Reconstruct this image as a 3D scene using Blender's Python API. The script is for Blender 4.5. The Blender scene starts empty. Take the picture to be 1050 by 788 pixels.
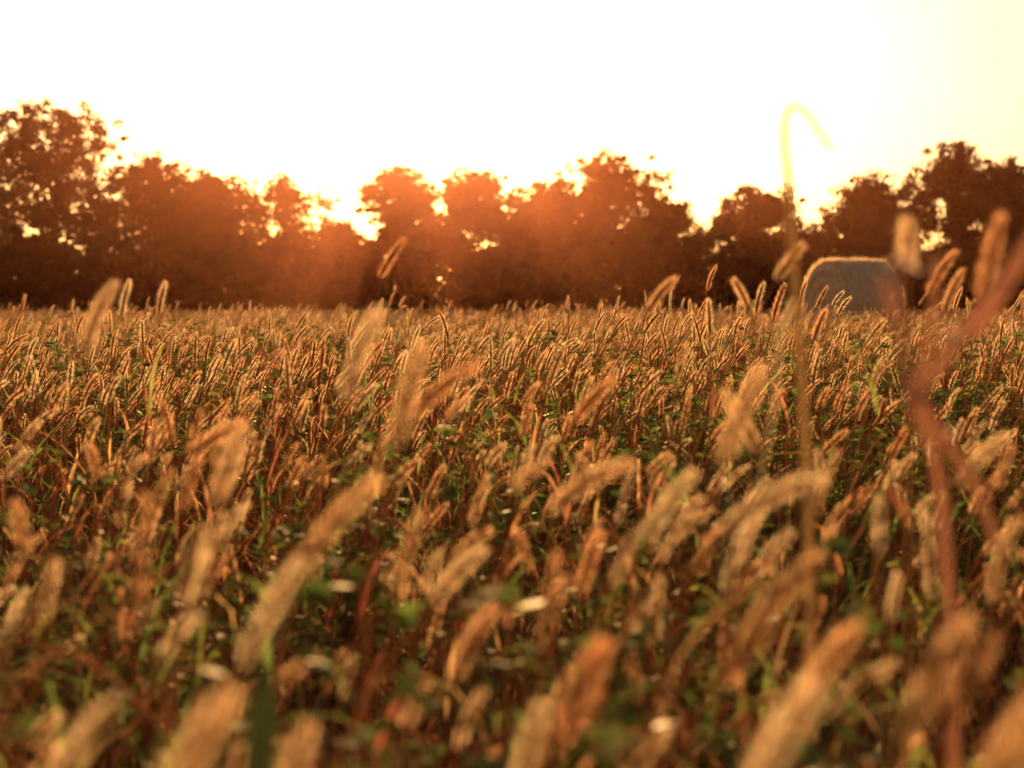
import bpy, math, random
import numpy as np
from mathutils import Vector, Matrix

random.seed(7)
R = np.random.default_rng(11)
scene = bpy.context.scene
scene.view_settings.view_transform = 'Standard'
scene.view_settings.look = 'None'
scene.view_settings.exposure = 0
CAM_H = 0.95
SUN_AZ = math.radians(-3.5)
SUN_EL = math.radians(10.5)

# ------------------------------------------------------------ materials
def new_mat(name):
    m = bpy.data.materials.new(name); m.use_nodes = True
    nt = m.node_tree; nt.nodes.clear()
    out = nt.nodes.new('ShaderNodeOutputMaterial')
    return m, nt, out

def plant_mat(name, cols, trans=0.5, gloss=0.0, rough=0.4, noise_scale=8.0, tint=None, by_noise=0.35, use_attr=True, gcol=(1, 0.8, 0.55)):
    m, nt, out = new_mat(name)
    N = nt.nodes; L = nt.links
    if use_attr:
        at = N.new('ShaderNodeAttribute'); at.attribute_name = 'rnd'
        oi = N.new('ShaderNodeObjectInfo')
        ad = N.new('ShaderNodeMath'); ad.operation = 'ADD'; L.new(at.outputs['Fac'], ad.inputs[0]); L.new(oi.outputs['Random'], ad.inputs[1])
        fr = N.new('ShaderNodeMath'); fr.operation = 'FRACT'; L.new(ad.outputs[0], fr.inputs[0]); rout = fr.outputs[0]
    else:
        oi = N.new('ShaderNodeObjectInfo'); rout = oi.outputs['Random']
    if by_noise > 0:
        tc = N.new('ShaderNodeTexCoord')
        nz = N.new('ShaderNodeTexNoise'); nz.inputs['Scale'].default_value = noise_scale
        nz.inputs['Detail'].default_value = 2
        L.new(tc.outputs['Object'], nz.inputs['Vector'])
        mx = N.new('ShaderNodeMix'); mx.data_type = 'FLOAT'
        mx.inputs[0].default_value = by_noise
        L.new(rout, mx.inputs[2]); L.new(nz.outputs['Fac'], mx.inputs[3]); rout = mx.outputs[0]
    cr = N.new('ShaderNodeValToRGB')
    el = cr.color_ramp.elements
    while len(el) > 1: el.remove(el[-1])
    el[0].position = cols[0][0]; el[0].color = (*cols[0][1], 1)
    for p, c in cols[1:]:
        e = el.new(p); e.color = (*c, 1)
    L.new(rout, cr.inputs['Fac'])
    d = N.new('ShaderNodeBsdfDiffuse'); t = N.new('ShaderNodeBsdfTranslucent')
    L.new(cr.outputs['Color'], d.inputs['Color'])
    if tint:
        hs = N.new('ShaderNodeMix'); hs.data_type = 'RGBA'; hs.blend_type = 'MULTIPLY'
        hs.inputs[0].default_value = 1.0
        L.new(cr.outputs['Color'], hs.inputs[6])
        hs.inputs[7].default_value = (*tint, 1)
        L.new(hs.outputs[2], t.inputs['Color'])
    else:
        L.new(cr.outputs['Color'], t.inputs['Color'])
    ms = N.new('ShaderNodeMixShader'); ms.inputs[0].default_value = trans
    L.new(d.outputs[0], ms.inputs[1]); L.new(t.outputs[0], ms.inputs[2])
    last = ms
    if gloss > 0:
        g = N.new('ShaderNodeBsdfGlossy'); g.inputs['Roughness'].default_value = rough
        g.inputs['Color'].default_value = (*gcol, 1)
        m2 = N.new('ShaderNodeMixShader'); m2.inputs[0].default_value = gloss
        L.new(ms.outputs[0], m2.inputs[1]); L.new(g.outputs[0], m2.inputs[2]); last = m2
    L.new(last.outputs[0], out.inputs['Surface'])
    return m

M_bristle = plant_mat('foxtail_bristle', [(0.0, (0.90, 0.43, 0.17)), (0.5, (0.95, 0.58, 0.25)), (1.0, (0.96, 0.73, 0.38))], trans=0.82, by_noise=0)  # straw gold, kept very light to help the backlit rim glow
M_core = plant_mat('foxtail_seed', [(0.0, (0.28, 0.10, 0.035)), (0.6, (0.42, 0.18, 0.055)), (1.0, (0.50, 0.28, 0.10))], trans=0.25, noise_scale=160)  # seed brown, darkened so the bristle edges read as a glowing rim
M_stem = plant_mat('grass_stem', [(0.0, (0.26, 0.065, 0.03)), (0.5, (0.46, 0.17, 0.06)), (1.0, (0.66, 0.42, 0.15))], trans=0.35, by_noise=0)  # reddish brown, pushed redder to carry the shade between stems
M_blade = plant_mat('grass_blade', [(0.0, (0.32, 0.09, 0.045)), (0.3, (0.58, 0.23, 0.09)), (0.5, (0.66, 0.38, 0.14)), (0.60, (0.30, 0.30, 0.06)), (1.0, (0.16, 0.24, 0.045))], trans=0.6, gloss=0.02, rough=0.4, by_noise=0)
M_green = plant_mat('green_leaf', [(0.0, (0.10, 0.14, 0.03)), (0.6, (0.17, 0.22, 0.045)), (1.0, (0.36, 0.30, 0.06))], trans=0.6, gloss=0.02, rough=0.4, by_noise=0)
M_broad = plant_mat('broad_leaf', [(0.0, (0.05, 0.06, 0.02)), (1.0, (0.08, 0.09, 0.025))], trans=0.25)
M_pale = plant_mat('pale_stalk', [(0.0, (0.66, 0.46, 0.21)), (1.0, (0.74, 0.54, 0.26))], trans=0.42)
M_weed = plant_mat('dry_weed_stem', [(0.0, (0.74, 0.45, 0.28)), (1.0, (0.80, 0.52, 0.34))], trans=0.5)
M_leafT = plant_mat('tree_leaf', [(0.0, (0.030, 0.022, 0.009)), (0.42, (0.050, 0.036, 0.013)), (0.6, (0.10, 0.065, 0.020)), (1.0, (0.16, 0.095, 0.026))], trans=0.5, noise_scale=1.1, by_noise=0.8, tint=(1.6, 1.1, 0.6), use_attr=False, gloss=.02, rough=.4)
M_bark = plant_mat('bark', [(0.0, (0.06, 0.035, 0.02)), (1.0, (0.12, 0.07, 0.04))], trans=0.0, noise_scale=9, use_attr=False)

# ------------------------------------------------------------ mesh helper
class MB:
    def __init__(s): s.v = []; s.f = []; s.m = []; s.r = []
    def tag(s, val): s.r += [val]*(len(s.v)-len(s.r))
    def tube(s, pts, rad, sides, mat, cap=False):
        pts = [Vector(p) for p in pts]; b0 = len(s.v)
        n = len(pts)
        for i, p in enumerate(pts):
            t = (pts[min(i+1, n-1)] - pts[max(i-1, 0)]).normalized()
            a = t.cross(Vector((0, 1, 0.01)))
            if a.length < 1e-3: a = t.cross(Vector((1, 0, 0)))
            a.normalize(); b = t.cross(a)
            for k in range(sides):
                an = 2*math.pi*k/sides
                s.v.append(tuple(p + (a*math.cos(an) + b*math.sin(an))*rad[i]))
        for i in range(n-1):
            for k in range(sides):
                k2 = (k+1) % sides
                s.f.append((b0+i*sides+k, b0+i*sides+k2, b0+(i+1)*sides+k2, b0+(i+1)*sides+k)); s.m.append(mat)
    def ribbon(s, pts, wid, side, mat, fold=0.0):
        b0 = len(s.v); n = len(pts)
        for i, p in enumerate(pts):
            p = Vector(p); w = side*wid[i]
            s.v.append(tuple(p - w)); s.v.append(tuple(p - Vector((0, 0, fold*wid[i])))); s.v.append(tuple(p + w))
        for i in range(n-1):
            a = b0+i*3
            s.f.append((a, a+1, a+4, a+3)); s.m.append(mat)
            s.f.append((a+1, a+2, a+5, a+4)); s.m.append(mat)
    def mesh(s, name, mats):
        me = bpy.data.meshes.new(name); me.from_pydata(s.v, [], s.f)
        for m in mats: me.materials.append(m)
        me.polygons.foreach_set('material_index', s.m)
        s.tag(0.5)
        a = me.attributes.new('rnd', 'FLOAT', 'POINT'); a.data.foreach_set('value', s.r)
        me.update(); return me

GM = [M_stem, M_core, M_bristle, M_blade]

def foxtail(mb, rng, base, hgt, az, lean, nod, hl, hr, nb, bw, nleaf, sides=4, stem_r=0.0011, leafscale=1.0, head=True):
    dx = Vector((math.cos(az), math.sin(az), 0)); up = Vector((0, 0, 1))
    n = 8
    pts = [Vector(base)]; th = rng.uniform(-0.05, 0.08)
    seg = hgt/n
    for i in range(n):
        k = (i+1)/n
        a = th + lean*k**2.2
        pts.append(pts[-1] + (up*math.cos(a) + dx*math.sin(a))*seg)
    mb.tube(pts, [stem_r*(1.7-0.8*i/n) for i in range(n+1)], sides, 0)
    if head:
        a0 = th+lean; m = 9; hp = [pts[-1]]; dirs = []
        for i in range(m):
            a = a0 + nod*((i+1)/m)**1.3
            d = up*math.cos(a) + dx*math.sin(a); dirs.append(d)
            hp.append(hp[-1] + d*hl/m)
        dirs.append(dirs[-1])
        prof = [(min(1, (i/m)*6+0.35))*(1-max(0, ((i/m)-0.55)/0.45)**2*0.75) for i in range(m+1)]
        cr = hr*0.40
        mb.tube(hp, [cr*prof[i]*(1+0.15*rng.uniform(-1, 1)) for i in range(m+1)], max(5, sides), 1)
        side0 = Vector((-math.sin(az), math.cos(az), 0))
        for j in range(nb):
            t = rng.random()**0.9; x = t*m; i = min(m-1, int(x)); fr = x-i
            p = hp[i].lerp(hp[i+1], fr); d = dirs[i]
            o = d.cross(side0).normalized()
            an = rng.uniform(0, 2*math.pi)
            rad = o*math.cos(an)+side0*math.sin(an)
            pr = prof[i]*(1-fr)+prof[i+1]*fr
            el = rng.uniform(0.40, 1.0)
            dd = (d*math.cos(el)+rad*math.sin(el)).normalized()
            ln = hr*rng.uniform(0.75, 1.4)*(0.55+0.45*pr)
            q = p+rad*cr*pr*0.8
            w = dd.cross(Vector((rng.uniform(-1, 1), rng.uniform(-1, 1), rng.uniform(-1, 1)))).normalized()*bw
            b0 = len(mb.v)
            mb.v += [tuple(q-w), tuple(q+w), tuple(q+dd*ln)]
            mb.f.append((b0, b0+1, b0+2)); mb.m.append(2)
    mb.tag(rng.random())
    for j in range(nleaf):
        k = rng.uniform(0.08, 0.80); i = int(k*n); p = pts[i].lerp(pts[i+1], k*n-i)
        la = rng.uniform(0, 2*math.pi); ld = Vector((math.cos(la), math.sin(la), 0))
        sd = Vector((-math.sin(la), math.cos(la), 0))
        L_ = rng.uniform(0.10, 0.24)*leafscale; a = rng.uniform(0.15, 0.6); da = rng.uniform(0.6, 2.4)
        q = p.copy(); lp = [q.copy()]; ns = 5
        for s_ in range(ns):
            aa = a + da*((s_+1)/ns)**1.5
            q = q + (up*math.cos(aa)+ld*math.sin(aa))*L_/ns; lp.append(q.copy())
        w0 = rng.uniform(0.002, 0.0045)*leafscale
        mb.ribbon(lp, [w0*(0.6, 1, 1, 0.8, 0.5, 0.05)[s_] for s_ in range(ns+1)], sd, 3, fold=0.5)
        mb.tag(rng.random())

lib = bpy.data.collections.new('foxtail_grass_variants')
rng = random.Random(3)
NV = 5
for i in range(NV):
    mb = MB()
    foxtail(mb, rng, (0, 0, 0), rng.uniform(0.62, 0.70), 0, rng.uniform(0.12, 0.6), rng.uniform(0.1, 0.6),
            rng.uniform(0.055, 0.085), 0.0088, 340, 0.00028, 3)
    o = bpy.data.objects.new('a_stem_%02d' % i, mb.mesh('foxtail_stem', GM)); lib.objects.link(o)
NB = 12; PS = 0.6
def hgt_pick():
    h = rng.gauss(0.625, 0.080)
    return min(0.80, max(0.36, h))
for i in range(NB):
    mb = MB()
    for k in range(23):
        foxtail(mb, rng, (rng.uniform(-PS/2, PS/2), rng.uniform(-PS/2, PS/2), 0), hgt_pick(), rng.gauss(0.1, 0.85), rng.uniform(0.1, 0.75), rng.uniform(0.05, 0.75),
                rng.uniform(0.045, 0.09), rng.uniform(0.0068, 0.0090), 240, 0.00034, rng.choice((1, 2, 3)))
    for k in range(22):
        foxtail(mb, rng, (rng.uniform(-PS/2, PS/2), rng.uniform(-PS/2, PS/2), 0), rng.uniform(0.3, 0.66), rng.uniform(0, 6.28), rng.uniform(0.1, 0.8), 0, 0.01, 0.01, 0, 0, 4, leafscale=1.15, head=False)
    o = bpy.data.objects.new('b_patch_%02d' % i, mb.mesh('foxtail_patch', GM)); lib.objects.link(o)
NP = 8; PF = 0.9
for i in range(NP):
    mb = MB()
    for k in range(44):
        foxtail(mb, rng, (rng.uniform(-PF/2, PF/2), rng.uniform(-PF/2, PF/2), 0), hgt_pick(), rng.gauss(0, 0.9), rng.uniform(0.1, 0.75), rng.uniform(0.1, 0.7),
                rng.uniform(0.06, 0.09), rng.uniform(0.0075, 0.0095), 32, 0.0011, 2, sides=3, stem_r=0.0015, leafscale=1.2)
    for k in range(10):
        foxtail(mb, rng, (rng.uniform(-PF/2, PF/2), rng.uniform(-PF/2, PF/2), 0), rng.uniform(0.4, 0.66), rng.uniform(0, 6.28), rng.uniform(0.1, 0.8), 0, 0.01, 0.01, 0, 0, 4, sides=3, leafscale=1.3, head=False)
    o = bpy.data.objects.new('c_far_%02d' % i, mb.mesh('foxtail_patch', GM)); lib.objects.link(o)

# clover / weed plants
glib = bpy.data.collections.new('clover_variants')
NG = 6
for i in range(NG):
    mb = MB()
    for k in range(30):
        bx, by = rng.gauss(0, .15), rng.gauss(0, .15)
        az = rng.uniform(0, 6.28); h = rng.uniform(0.30, 0.68); sp = rng.uniform(0.03, 0.15)
        pts = [(bx+math.cos(az)*sp*t**1.5, by+math.sin(az)*sp*t**1.5, h*t) for t in (0, .25, .5, .75, 1)]
        mb.tube(pts, [0.0016]*5, 3, 1)
        for j in range(15):
            t = rng.uniform(0.35, 1.0); p = Vector((bx+math.cos(az)*sp*t**1.5, by+math.sin(az)*sp*t**1.5, h*t))
            a2 = rng.uniform(0, 6.28); off = Vector((math.cos(a2), math.sin(a2), rng.uniform(0.1, 0.8)))*rng.uniform(0.015, 0.04)
            c = p+off; mb.tube([p, c], [0.0006, 0.0005], 3, 1)
            for q in (-0.9, 0, 0.9):
                a3 = a2+q; u = Vector((math.cos(a3), math.sin(a3), rng.uniform(-0.5, 0.5))).normalized()
                s_ = u.cross(Vector((rng.uniform(-.6, .6), rng.uniform(-.6, .6), 1))).normalized()
                L_ = rng.uniform(0.016, 0.032); W_ = L_*0.34; b0 = len(mb.v)
                for (a, b) in ((0, 0), (0.35, 1), (0.75, 0.85), (1, 0), (0.75, -0.85), (0.35, -1)):
                    mb.v.append(tuple(c+u*L_*a+s_*W_*b))
                mb.f.append((b0, b0+1, b0+2, b0+3)); mb.f.append((b0, b0+3, b0+4, b0+5)); mb.m += [0, 0]
            mb.tag(rng.random())
    o = bpy.data.objects.new('clover_%02d' % i, mb.mesh('clover', [M_green, M_stem])); glib.objects.link(o)

# ------------------------------------------------------------ scatter objects
def scatter(name, coll, P, rot, scl, idx):
    me = bpy.data.meshes.new(name); me.from_pydata([tuple(p) for p in P], [], [])
    a = me.attributes.new('rot', 'FLOAT_VECTOR', 'POINT'); a.data.foreach_set('vector', np.asarray(rot, dtype=np.float32).ravel())
    a = me.attributes.new('scl', 'FLOAT_VECTOR', 'POINT'); a.data.foreach_set('vector', np.asarray(scl, dtype=np.float32).ravel())
    a = me.attributes.new('idx', 'INT', 'POINT'); a.data.foreach_set('value', np.asarray(idx, dtype=np.int32))
    ob = bpy.data.objects.new(name, me); scene.collection.objects.link(ob)
    g = bpy.data.node_groups.new(name+'_nodes', 'GeometryNodeTree')
    g.interface.new_socket('Geometry', in_out='INPUT', socket_type='NodeSocketGeometry')
    g.interface.new_socket('Geometry', in_out='OUTPUT', socket_type='NodeSocketGeometry')
    N = g.nodes; gi = N.new('NodeGroupInput'); go = N.new('NodeGroupOutput')
    ci = N.new('GeometryNodeCollectionInfo'); ci.inputs['Collection'].default_value = coll
    ci.inputs['Separate Children'].default_value = True; ci.inputs['Reset Children'].default_value = True
    ip = N.new('GeometryNodeInstanceOnPoints'); ip.inputs['Pick Instance'].default_value = True
    def attr(nm, ty):
        n = N.new('GeometryNodeInputNamedAttribute'); n.data_type = ty; n.inputs['Name'].default_value = nm
        return n.outputs['Attribute']
    g.links.new(gi.outputs[0], ip.inputs['Points']); g.links.new(ci.outputs[0], ip.inputs['Instance'])
    g.links.new(attr('idx', 'INT'), ip.inputs['Instance Index'])
    e2r = N.new('FunctionNodeEulerToRotation'); g.links.new(attr('rot', 'FLOAT_VECTOR'), e2r.inputs[0])
    g.links.new(e2r.outputs[0], ip.inputs['Rotation'])
    g.links.new(attr('scl', 'FLOAT_VECTOR'), ip.inputs['Scale'])
    g.links.new(ip.outputs[0], go.inputs[0])
    md = ob.modifiers.new('scatter', 'NODES'); md.node_group = g
    return ob

def lump(x, y, s, seed):
    r = np.random.default_rng(seed); v = np.zeros_like(x)
    for k in range(7):
        a = r.uniform(0, 6.28); f = r.uniform(0.5, 1.6)/s; ph = r.uniform(0, 6.28)
        v += np.sin((x*np.cos(a)+y*np.sin(a))*f*6.28+ph)
    return v/2.6

def wedge(n, y0, y1, k, c):
    y = R.uniform(y0, y1, n*3); x = R.uniform(-1, 1, n*3)*(k*y1+c)
    ok = np.abs(x) < k*y+c
    return x[ok][:n], y[ok][:n]

def grid(step, y0, y1, k, c):
    xs, ys = np.meshgrid(np.arange(-(k*y1+c), k*y1+c, step), np.arange(y0, y1, step))
    xs = xs.ravel()+R.uniform(-.12, .12, xs.size)*step; ys = ys.ravel()+R.uniform(-.12, .12, ys.size)*step
    ok = np.abs(xs) < k*ys+c
    return xs[ok], ys[ok]

Ps, rs_, ss, ii = [], [], [], []
def add(x, y, sx, sz, rz, idx):
    n = len(x); Ps.append(np.c_[x, y, np.zeros(n)]); rs_.append(np.c_[R.normal(0, .02, n), R.normal(0, .02, n), rz])
    ss.append(np.c_[sx, sx, sz]); ii.append(idx)
x, y = grid(0.57, 1.42, 12.2, 0.50, 1.0); n = len(x)
grow = np.interp(y, [1.3, 2.2, 5.0], [1.0, 1.06, 1.19])       # the sward is thinner and lower where the photographer stands
add(x, y, 0.5+0.5*grow, grow*(1.0+0.035*R.standard_normal(n)+0.035*lump(x, y, 3, 5)), R.normal(0, .3, n)+0.0, NV+R.integers(0, NB, n))
x, y = grid(0.82, 12.4, 67.2, 0.48, 4.0); n = len(x)
add(x, y, np.ones(n), 1.14*(1.0+0.03*R.standard_normal(n)+0.03*lump(x, y, 7, 8)), R.normal(0, .3, n), NV+NB+R.integers(0, NP, n))
x, y = wedge(330, 3.5, 30, 0.5, 2.0)
ok = ~((x/y > .195) & (x/y < .28)); x = x[ok]; y = y[ok]; n = len(x); sc = R.uniform(1.22, 1.48, n)
add(x, y, sc*.9, sc, R.normal(0.1, .9, n), R.integers(0, NV, n))
y = R.uniform(3, 9, 70); x = y*R.uniform(.1, .42, 70)
ok = ~((x/y > .195) & (x/y < .28)); x = x[ok]; y = y[ok]; n = len(x); sc = R.uniform(1.25, 1.5, n)
add(x, y, sc*.9, sc, R.normal(0.1, .9, n), R.integers(0, NV, n))
scatter('foxtail_grass_field', lib, np.concatenate(Ps), np.concatenate(rs_), np.concatenate(ss), np.concatenate(ii))

x, y = wedge(1250, 0.9, 18, 0.52, 1.0)
pr = 1/(1+np.exp(-2.6*(lump(x, y, 2.2, 21)-0.05)))*np.clip(1.3-y/20, 0.3, 1)
ok = (R.random(len(x)) < pr) & (np.hypot(x, y) > 1.15); x = x[ok]; y = y[ok]; n = len(x)
sc = R.uniform(0.85, 1.15, n)*np.interp(y, [1.5, 4], [.95, 1.14])
scatter('clover_undergrowth', glib, np.c_[x, y, np.zeros(n)], np.c_[R.normal(0, .05, n), R.normal(0, .05, n), R.uniform(0, 6.28, n)], np.c_[sc, sc, sc], R.integers(0, NG, n))

# ------------------------------------------------------------ individually placed foreground foxtails
heroes = [ # x, depth, height of head centre, lean azimuth (0=right, pi=left), tilt, nod, head length
 (-0.23, 2.6, 1.045, 0.1, 0.45, 0.25, 0.085), (-0.455, 1.6, 0.94, 0.2, 0.25, 0.35, 0.085),
 (-0.08, 1.45, 0.87, 0.0, 0.75, 0.3, 0.09), (-0.15, 1.15, 0.885, 0.2, 0.12, 0.12, 0.09),
 (-0.125, 1.25, 0.91, 0.2, 0.3, 0.15, 0.085), (0.135, 1.15, 0.87, 0.3, 0.25, 0.2, 0.085),
 (-0.215, 0.98, 0.745, 0.1, 0.35, 0.2, 0.085), (-0.31, 1.12, 0.745, 0.3, 0.1, 0.15, 0.065),
 (0.23, 0.82, 0.735, 0.2, 0.35, 0.3, 0.085), (0.155, 0.92, 0.72, 0.2, 0.4, 0.3, 0.08),
 (0.19, 1.0, 0.745, 0.1, 0.55, 0.4, 0.085), (-0.037, 1.2, 0.665, 0.2, 0.4, 0.25, 0.075),
 (0.065, 1.5, 0.68, 0.2, 0.2, 0.2, 0.075), (-0.11, 1.05, 0.785, 0.1, 0.6, 0.3, 0.09),
 (0.05, 1.35, 0.79, 0.1, 0.7, 0.6, 0.095), (0.22, 1.15, 0.79, 0.05, 0.8, 0.6, 0.10),
 (0.35, 1.25, 1.01, 1.4, 0.15, 0.2, 0.05), (0.392, 1.3, 1.0, 0.2, 0.1, 0.15, 0.08),
 (0.37, 2.0, 1.02, 0.1, 0.5, 0.3, 0.065), (-0.29, 0.82, 0.70, 0.2, 0.5, 0.2, 0.07),
 (-0.36, 1.6, 0.815, 0.1, 0.9, 0.25, 0.075), (0.26, 2.3, 0.97, 0.1, 0.5, 0.4, 0.07),
 (-0.07, 1.3, 0.71, 0.1, 0.6, 0.3, 0.07), (-0.005, 0.95, 0.655, 0.3, 0.2, 0.2, 0.06),
 (-0.27, 1.35, 0.80, 0.1, 0.25, 0.2, 0.08), (-0.85, 3.0, 0.975, 0.1, 0.1, 0.2, 0.08), (-0.76, 3.0, 0.975, 0.1, 0.1, 0.2, 0.07),
 (0.10, 1.9, 0.83, 0.2, 0.6, 0.3, 0.085), (0.31, 1.6, 0.83, 3.0, 0.3, 0.3, 0.08), (0.45, 1.5, 0.80, 0.1, 0.5, 0.4, 0.08),
 (0.05, 0.92, 0.70, 0.1, 0.3, 0.2, 0.07), (-0.13, 0.88, 0.66, 0.4, 0.3, 0.2, 0.06), (0.30, 0.95, 0.70, 0.1, 0.3, 0.3, 0.07), (0.11, 1.25, 0.78, 0.1, 0.5, 0.2, 0.08),
 (0.70, 2.2, 1.0, 0.2, 0.5, 0.3, 0.08), (0.43, 2.6, 0.98, 2.9, 0.3, 0.3, 0.06), (0.75, 2.4, 0.98, 0.2, 0.3, 0.3, 0.08),
 (-0.19, 0.66, 0.745, 0.2, 0.35, 0.2, 0.065), (0.175, 0.64, 0.745, 0.1, 0.3, 0.2, 0.07), (0.115, 0.70, 0.735, 0.4, 0.45, 0.2, 0.07),
]
mb = MB(); rng = random.Random(9)
for (hx, hy, hz, az, lean, nod, hl) in heroes:
    n = 8; hgt = hz - 0.5*hl*math.cos(lean+nod*0.4)
    k_up = sum(math.cos(lean*((i+1)/n)**2.2) for i in range(n))/n
    k_dx = sum(math.sin(lean*((i+1)/n)**2.2) for i in range(n))/n
    L_ = hgt/k_up; off = L_*k_dx + 0.5*hl*math.sin(lean+nod*0.4)
    foxtail(mb, rng, (hx-off*math.cos(az), hy-off*math.sin(az), 0), L_, az, lean, nod, hl, 0.0100, 600, 0.00028, 3, sides=6, stem_r=0.0012)
for k in range(230):
    fx = rng.uniform(-0.62, 0.62); fy = rng.uniform(0.80, 1.35)
    foxtail(mb, rng, (fx-0.06, fy, 0), rng.uniform(0.34, 0.60), rng.gauss(0.1, 1), rng.uniform(0.1, 0.7), rng.uniform(0.1, .6), rng.uniform(.045, .075), 0.0090, 260, 0.00032, 4, leafscale=1.1, head=rng.random() < .36)
ob = bpy.data.objects.new('foxtail_grass', mb.mesh('foxtail_grass', GM)); scene.collection.objects.link(ob)

# ------------------------------------------------------------ bent stalk
def smooth_path(pts, n=8):
    P = [Vector(p) for p in pts]; P = [P[0]*2-P[1]]+P+[P[-1]*2-P[-2]]; out = []
    for i in range(1, len(P)-2):
        for k in range(n):
            t = k/n; a, b, c, d = P[i-1], P[i], P[i+1], P[i+2]
            out.append(0.5*((2*b)+(c-a)*t+(2*a-5*b+4*c-d)*t*t+(3*b-a-3*c+d)*t**3))
    out.append(P[-2]); return out
mb = MB()
p = smooth_path([(0.285, 1.31, 0), (0.278, 1.30, 0.45), (0.272, 1.30, 0.77), (0.2586, 1.3, 0.966), (0.2523, 1.3, 1.055), (0.247, 1.3, 1.105), (0.2505, 1.3, 1.131), (0.264, 1.3, 1.130), (0.29, 1.3, 1.095)])
mb.tube(p, [0.0043-0.0022*(i/len(p))**2 for i in range(len(p))], 6, 0)
lf = smooth_path([(0.2586, 1.3, 0.966), (0.245, 1.29, 0.93), (0.236, 1.28, 0.86), (0.22, 1.27, 0.78)], 4)
mb.ribbon(lf, [0.003*(1-0.9*i/len(lf)) for i in range(len(lf))], Vector((0.7, 0.7, 0)), 0, 0.4)
ob = bpy.data.objects.new('bent_grass_stalk', mb.mesh('bent_grass_stalk', [M_pale])); scene.collection.objects.link(ob)

# ------------------------------------------------------------ dry branching weed on the right
mb = MB()
def br(pts, r0, r1):
    p = smooth_path(pts, 6); mb.tube(p, [(r0+(r1-r0)*i/(len(p)-1))*1.15 for i in range(len(p))], 7, 0)
br([(0.33, 1.02, 0), (0.325, 1.01, 0.45), (0.305, 1.0, 0.80), (0.283, 1.0, 0.885), (0.270, 1.0, 0.95), (0.272, 1.0, 0.985)], 0.0042, 0.0018)
br([(0.283, 1.0, 0.885), (0.309, 0.99, 0.928), (0.338, 0.98, 0.97), (0.360, 0.97, 1.012), (0.378, 0.97, 1.06)], 0.0042, 0.0034)
br([(0.285, 1.0, 0.89), (0.298, 1.01, 0.945), (0.303, 1.02, 0.985)], 0.0025, 0.0016)
br([(0.345, 1.0, 0.78), (0.325, 1.0, 0.83), (0.300, 1.0, 0.865), (0.287, 1.0, 0.887)], 0.0022, 0.0030)
br([(0.309, 0.99, 0.928), (0.335, 1.0, 0.945), (0.36, 1.0, 0.985)], 0.0028, 0.0020)
br([(0.27, 1.0, 0.94), (0.262, 1.0, 0.96), (0.258, 1.0, 0.975)], 0.0018, 0.001)
for k in range(26):
    c = Vector(random.choice([(0.283, 1.0, 0.885), (0.309, .99, .928), (0.272, 1.0, .985), (0.300, 1.0, .865), (.338, .98, .97)]))
    u = Vector((random.uniform(-1, 1), random.uniform(-1, 1), random.uniform(-.6, 1))).normalized(); L_ = random.uniform(.008, .02)
    s_ = u.orthogonal().normalized()
    mb.ribbon([c, c+u*L_*.5, c+u*L_], [.001, .003, .0003], s_, 0, .2)
ob = bpy.data.objects.new('dry_weed_stalk', mb.mesh('dry_weed_stalk', [M_weed])); scene.collection.objects.link(ob)

# broad dark-green leaf close to the camera
mb = MB()
for (bx, by, lx, tz, w) in ((-0.17, 0.90, 0.012, 0.72, 0.011), (-0.19, 0.90, -0.05, 0.63, 0.009), (-0.15, 0.92, 0.05, 0.62, 0.009)):
    p = smooth_path([(bx, by, 0.0), (bx+lx*.1, by, tz*0.5), (bx+lx*.5, by, tz*0.85), (bx+lx, by, tz)], 6)
    mb.ribbon(p, [w*(0.25+0.75*math.sin(math.pi*min(1, (i/len(p))**2.2))) for i in range(len(p))], Vector((0.9, 0.4, 0)), 0, 0.5)
ob = bpy.data.objects.new('broad_leaf_plant', mb.mesh('broad_leaf_plant', [M_broad])); scene.collection.objects.link(ob)

# ------------------------------------------------------------ ground
me = bpy.data.meshes.new('ground')
gx = [-600, -80, -20, 0, 20, 80, 600]; gy = [-600, -50, 0, 30, 70, 150, 600]
vs = [(a, b, 0) for b in gy for a in gx]; fs = [(j*7+i, j*7+i+1, (j+1)*7+i+1, (j+1)*7+i) for j in range(6) for i in range(6)]
me.from_pydata(vs, [], fs)
m, nt, out = new_mat('soil')
b = nt.nodes.new('ShaderNodeBsdfPrincipled'); tc = nt.nodes.new('ShaderNodeTexCoord')
nz = nt.nodes.new('ShaderNodeTexNoise'); nz.inputs['Scale'].default_value = 3; nz.inputs['Detail'].default_value = 9
cr = nt.nodes.new('ShaderNodeValToRGB'); cr.color_ramp.elements[0].color = (0.09, 0.04, 0.02, 1); cr.color_ramp.elements[0].position = .35
cr.color_ramp.elements[1].color = (0.26, 0.13, 0.055, 1); cr.color_ramp.elements[1].position = .65
nt.links.new(tc.outputs['Object'], nz.inputs['Vector']); nt.links.new(nz.outputs['Fac'], cr.inputs['Fac']); nt.links.new(cr.outputs['Color'], b.inputs['Base Color'])
b.inputs['Roughness'].default_value = 0.95
nt.links.new(b.outputs[0], out.inputs['Surface']); me.materials.append(m)
scene.collection.objects.link(bpy.data.objects.new('ground', me))

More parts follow.
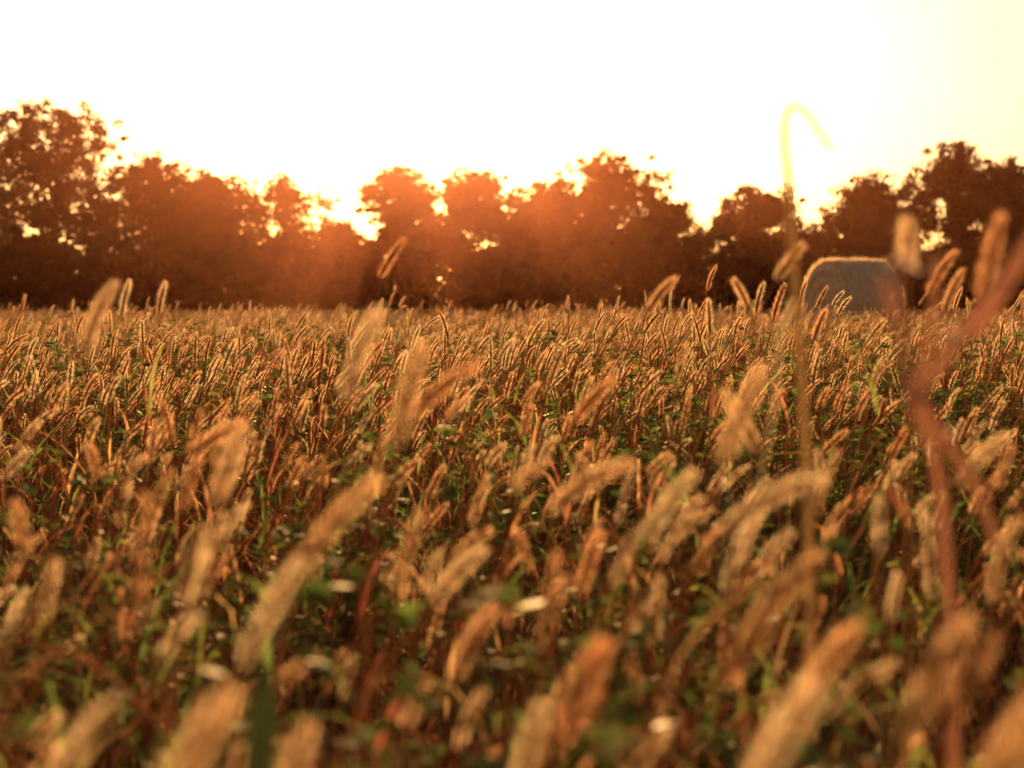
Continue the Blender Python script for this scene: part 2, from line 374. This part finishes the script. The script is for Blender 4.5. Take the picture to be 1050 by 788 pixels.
# ------------------------------------------------------------ trees
def leaf_quads(centres, radii, per, size, rs, squash=0.8):
    C = np.repeat(centres, per, axis=0); Rr = np.repeat(radii, per)
    n = len(C); d = rs.standard_normal((n, 3)); d /= np.linalg.norm(d, axis=1)[:, None]
    rr = rs.random(n)**0.55*rs.uniform(.8, 1.35, n)
    pos = C + d*(rr*Rr)[:, None]*np.array([1, 1, squash])
    u = rs.standard_normal((n, 3)); u /= np.linalg.norm(u, axis=1)[:, None]
    w = np.cross(u, rs.standard_normal((n, 3))); w /= np.linalg.norm(w, axis=1)[:, None]
    s = rs.uniform(size*0.55, size*1.3, n)[:, None]
    a = u*s; b_ = w*s*0.5
    V = np.empty((n, 4, 3)); V[:, 0] = pos-a; V[:, 1] = pos+b_-a*0.1; V[:, 2] = pos+a; V[:, 3] = pos-b_-a*0.1
    V[:, :, 2] = np.maximum(V[:, :, 2], 0.02)
    return V.reshape(-1, 3)

def join_mesh(name, mb, LV, mats):
    nb = len(mb.v); nl = len(LV)//4
    verts = np.array(mb.v, dtype=np.float32).reshape(-1, 3) if nb else np.zeros((0, 3), np.float32)
    V = np.r_[verts, LV.astype(np.float32)]
    lf = np.array(mb.f, dtype=np.int32).reshape(-1, 4) if mb.f else np.zeros((0, 4), np.int32)
    F = np.r_[lf, (np.arange(nl*4).reshape(-1, 4)+nb).astype(np.int32)]
    me = bpy.data.meshes.new(name); me.vertices.add(len(V)); me.vertices.foreach_set('co', V.ravel())
    me.loops.add(F.size); me.loops.foreach_set('vertex_index', F.ravel())
    me.polygons.add(len(F)); me.polygons.foreach_set('loop_start', np.arange(0, F.size, 4, dtype=np.int32))
    me.polygons.foreach_set('material_index', np.r_[np.zeros(len(lf), np.int32), np.ones(nl, np.int32)])
    for m in mats: me.materials.append(m)
    me.update(calc_edges=True); me.validate(); return me

def make_tree(X, Y, H, W, seed, dens=1.0, low=0.20):
    rs = np.random.default_rng(seed); rd = random.Random(seed)
    mb = MB(); tr = 0.018*H
    lean = rd.uniform(-.4, .4)
    trunk = smooth_path([(0, 0, 0), (lean*.2, 0, H*.25), (lean*.6, rd.uniform(-.3, .3), H*.5), (lean, 0, H*.80)], 4)
    mb.tube(trunk, [tr*(1-0.85*i/len(trunk)) for i in range(len(trunk))], 8, 0)
    cen = []; rad = []
    nl = rd.randint(38, 44)
    for k in range(nl):
        hz = low + (0.90-low)*((k+0.5)/nl)**0.85
        q = (hz-low)/(1-low)
        env = (1-abs(2*max(0, q-0.35)/1.3)**2.2)**0.5 if q > .35 else 0.75+0.25*q/.35
        a = k*2.4+rd.uniform(-.5, .5); r = W*0.5*env*rd.uniform(0.15, 0.90)
        lobe = Vector((lean*hz+math.cos(a)*r, math.sin(a)*r*.8, H*hz*rd.uniform(0.92, 1.04)))
        if k == nl-1: lobe = Vector((lean+rd.uniform(-.3, .3), 0, H*0.90))
        st = trunk[min(len(trunk)-1, int(len(trunk)*max(0.12, hz-0.18)))]
        mid = st.lerp(lobe, .5)+Vector((0, 0, -.02*H))
        mb.tube(smooth_path([st, mid, lobe], 3), [tr*.3*(1-.8*i/6) for i in range(7)], 5, 0)
        lr = W*rd.uniform(0.11, 0.19)
        for j in range(rd.randint(13, 18)):
            dv = Vector((rd.gauss(0, 1), rd.gauss(0, 1), rd.gauss(0, .8))); dv.normalize()
            c = lobe+dv*lr*rd.uniform(.3, 1.25)
            c.z = min(c.z, H*rd.uniform(.93, 1.0))
            mb.tube([lobe, lobe.lerp(c, .5)+Vector((0, 0, -.04)), c], [tr*.09, tr*.06, tr*.03], 3, 0)
            cen.append(c); rad.append(rd.uniform(.18, .56))
    cen = np.array([tuple(c) for c in cen]); rad = np.array(rad)
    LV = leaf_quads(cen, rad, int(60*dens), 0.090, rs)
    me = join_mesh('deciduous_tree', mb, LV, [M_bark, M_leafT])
    ob = bpy.data.objects.new('deciduous_tree', me); ob.location = (X, Y, 0); scene.collection.objects.link(ob)

trees = [(-40, 72, 9.0, 7.5, 1), (-33.5, 70, 8.2, 6.5, 1), (-27.1, 71, 9.8, 7.6, 1.1), (-22.3, 69, 11.1, 8.2, 1.4), (-18, 71, 8.9, 6.6, 1.1), (-15.2, 69.5, 8.0, 5.6, 1), (-11.4, 70, 7.9, 5.6, .65),
 (-8.4, 71, 5.4, 4.2, .9), (-5, 69, 8.2, 4.6, 1.1), (-1.5, 70, 8.1, 6.2, 1.2), (1.7, 71, 7.6, 5.8, 1.1), (4.7, 69, 8.8, 6.6, 1.3), (7.6, 70, 6.4, 4.2, 1),
 (12.5, 69.5, 7.1, 5.6, 1.2), (17.5, 70, 7.7, 5.0, 1.1), (21.1, 69, 9.2, 6.4, 1.3), (24.4, 70.5, 8.4, 6.2, 1.1), (28.3, 70, 8.6, 6.6, 1), (35, 70, 8, 6.5, 1), (42, 71, 9, 7.5, 1)]
for i, (X, Y, H, W, dn) in enumerate(trees):
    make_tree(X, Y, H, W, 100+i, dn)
rs = np.random.default_rng(77); n = 6500
cx = rs.uniform(-52, 52, n); cy = rs.uniform(67.6, 73.5, n)
top = 4.1+0.45*lump(cx, cx*0, 7, 3)+0.3*lump(cx, cx*0, 2.2, 4)
cz = rs.random(n)**0.95*top
LV = leaf_quads(np.c_[cx, cy, cz], rs.uniform(.3, .6, n), 44, 0.16, rs)
mb = MB()
for k in range(160):
    a = random.uniform(-50, 50); b_ = random.uniform(68, 72.5); h = random.uniform(2, 3.8)
    mb.tube([(a, b_, 0), (a+random.uniform(-.3, .3), b_, h*.5), (a+random.uniform(-.6, .6), b_, h)], [.06, .04, .015], 4, 0)
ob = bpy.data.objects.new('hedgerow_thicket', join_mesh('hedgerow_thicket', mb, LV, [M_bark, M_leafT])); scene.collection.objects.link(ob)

# ------------------------------------------------------------ round hay bale
def bale():
    D = 1.95; L_ = 1.20; rr = D/2
    rs = random.Random(5); vs = []; fs = []; S = 72
    rings = []
    for t in np.linspace(0.04, 1, 14)[:-1]: rings.append((-L_/2-0.02*math.cos(t*22), rr*t*0.92))
    rings += [(-L_/2+0.02, rr*.95), (-L_/2+0.08, rr*.985)]
    for t in np.linspace(-0.40, 0.40, 16): rings.append((L_*t, rr*(1+0.006*math.sin(t*60))))
    rings += [(L_/2-0.08, rr*.985), (L_/2-0.02, rr*.95)]
    for t in np.linspace(0.04, 1, 14)[:-1][::-1]: rings.append((L_/2+0.02*math.cos(t*22), rr*t*0.92))
    for (ax, r) in rings:
        for k in range(S):
            a = 2*math.pi*k/S; q = r*(1+rs.uniform(-.010, .010))
            vs.append((ax+rs.uniform(-.008, .008), q*math.cos(a)*1.02, max(-rr+.03, q*math.sin(a)*0.985)))
    nr = len(rings)
    for i in range(nr-1):
        for k in range(S):
            fs.append((i*S+k, i*S+(k+1) % S, (i+1)*S+(k+1) % S, (i+1)*S+k))
    fs.append(tuple(range(S))[::-1]); fs.append(tuple((nr-1)*S+k for k in range(S)))
    me = bpy.data.meshes.new('straw_roll'); me.from_pydata(vs, [], fs)
    m, nt, out = new_mat('straw'); N = nt.nodes; Lk = nt.links
    b = N.new('ShaderNodeBsdfPrincipled'); b.inputs['Roughness'].default_value = 1.0
    b.inputs['Specular IOR Level'].default_value = 0.1
    tc = N.new('ShaderNodeTexCoord'); mp = N.new('ShaderNodeMapping'); mp.inputs['Scale'].default_value = (22, 3, 3)
    nz = N.new('ShaderNodeTexNoise'); nz.inputs['Scale'].default_value = 3; nz.inputs['Detail'].default_value = 8
    cr = N.new('ShaderNodeValToRGB'); cr.color_ramp.elements[0].color = (.62, .34, .16, 1); cr.color_ramp.elements[0].position = .3
    cr.color_ramp.elements[1].color = (.97, .68, .40, 1); cr.color_ramp.elements[1].position = .65
    bp = N.new('ShaderNodeBump'); bp.inputs['Distance'].default_value = .03
    Lk.new(tc.outputs['Object'], mp.inputs[0]); Lk.new(mp.outputs[0], nz.inputs['Vector']); Lk.new(nz.outputs['Fac'], cr.inputs['Fac'])
    Lk.new(cr.outputs['Color'], b.inputs['Base Color']); Lk.new(nz.outputs['Fac'], bp.inputs['Height']); Lk.new(bp.outputs[0], b.inputs['Normal'])
    Lk.new(b.outputs[0], out.inputs['Surface']); me.materials.append(m)
    par = bpy.data.objects.new('round_hay_bale', None); scene.collection.objects.link(par)
    par.location = (6.55, 27.5, rr-.03); par.rotation_euler = (0, 0, math.radians(14))
    o = bpy.data.objects.new('straw_roll', me); scene.collection.objects.link(o); o.parent = par
    mb = MB()
    for k in range(11000):
        a = rs.uniform(0, 6.28); ax = rs.uniform(-L_/2, L_/2); q = rr*.985
        c = Vector((ax, q*math.cos(a)*1.02, q*math.sin(a)*.985))
        u = Vector((rs.gauss(0, .5), -math.sin(a)+rs.gauss(0, .3), math.cos(a)+rs.gauss(0, .3))).normalized()
        o_ = Vector((0, math.cos(a), math.sin(a)))
        ln = rs.uniform(.04, .14); e = c+u*ln+o_*rs.uniform(0.0, .06)
        w = Vector((1, 0, 0))*.004; b0 = len(mb.v)
        mb.v += [tuple(c-w), tuple(c+w), tuple(e)]; mb.f.append((b0, b0+1, b0+2)); mb.m.append(0)
        mb.tag(rs.random())
    o = bpy.data.objects.new('loose_straw', mb.mesh('loose_straw', [M_bristle])); scene.collection.objects.link(o); o.parent = par
bale()

# ------------------------------------------------------------ added scattering volume, tinted orange for the warm glow over the trees
me = bpy.data.meshes.new('haze')
x0, x1, y0, y1, z0, z1 = -70, 70, 29, 66.8, 0.03, 20
me.from_pydata([(x0, y0, z0), (x1, y0, z0), (x1, y1, z0), (x0, y1, z0), (x0, y0, z1), (x1, y0, z1), (x1, y1, z1), (x0, y1, z1)], [],
 [(0, 3, 2, 1), (4, 5, 6, 7), (0, 1, 5, 4), (1, 2, 6, 5), (2, 3, 7, 6), (3, 0, 4, 7)])
m, nt, out = new_mat('glow_haze')
vsn = nt.nodes.new('ShaderNodeVolumeScatter'); vsn.inputs['Color'].default_value = (1, .31, .11, 1)
vsn.inputs['Density'].default_value = 0.00072; vsn.inputs['Anisotropy'].default_value = 0.87
nt.links.new(vsn.outputs[0], out.inputs['Volume']); me.materials.append(m)
scene.collection.objects.link(bpy.data.objects.new('warm_glow_haze', me))

# ------------------------------------------------------------ sky & sun
w = bpy.data.worlds.new('World'); scene.world = w; w.use_nodes = True; nt = w.node_tree; nt.nodes.clear()
out = nt.nodes.new('ShaderNodeOutputWorld'); bg = nt.nodes.new('ShaderNodeBackground'); bg.inputs['Strength'].default_value = 0.14
sk = nt.nodes.new('ShaderNodeTexSky'); sk.sky_type = 'NISHITA'; sk.sun_disc = False
sk.sun_elevation = SUN_EL; sk.sun_rotation = SUN_AZ; sk.air_density = 1.0; sk.dust_density = 3.6; sk.ozone_density = 1.0
mx = nt.nodes.new('ShaderNodeMix'); mx.data_type = 'RGBA'; mx.blend_type = 'MULTIPLY'; mx.inputs[0].default_value = 1
mx.inputs[7].default_value = (1.0, 0.78, 0.58, 1)
nt.links.new(sk.outputs[0], mx.inputs[6]); nt.links.new(mx.outputs[2], bg.inputs['Color']); nt.links.new(bg.outputs[0], out.inputs['Surface'])

sl = bpy.data.lights.new('sun', 'SUN'); sl.energy = 10; sl.angle = math.radians(.6); sl.color = (1, .66, .37)
so = bpy.data.objects.new('sun', sl); scene.collection.objects.link(so)
sd = Vector((math.sin(SUN_AZ)*math.cos(SUN_EL), math.cos(SUN_AZ)*math.cos(SUN_EL), math.sin(SUN_EL)))
so.rotation_euler = sd.to_track_quat('Z', 'Y').to_euler()

# ------------------------------------------------------------ camera
cd = bpy.data.cameras.new('camera'); cam = bpy.data.objects.new('camera', cd); scene.collection.objects.link(cam)
cam.location = (0, 0, CAM_H); cam.rotation_euler = (math.radians(87.0), 0, 0)
cd.lens = 50; cd.sensor_width = 36; cd.clip_end = 2000; cd.clip_start = 0.05
cd.dof.use_dof = True; cd.dof.focus_distance = 5.2; cd.dof.aperture_fstop = 3.1
scene.camera = cam
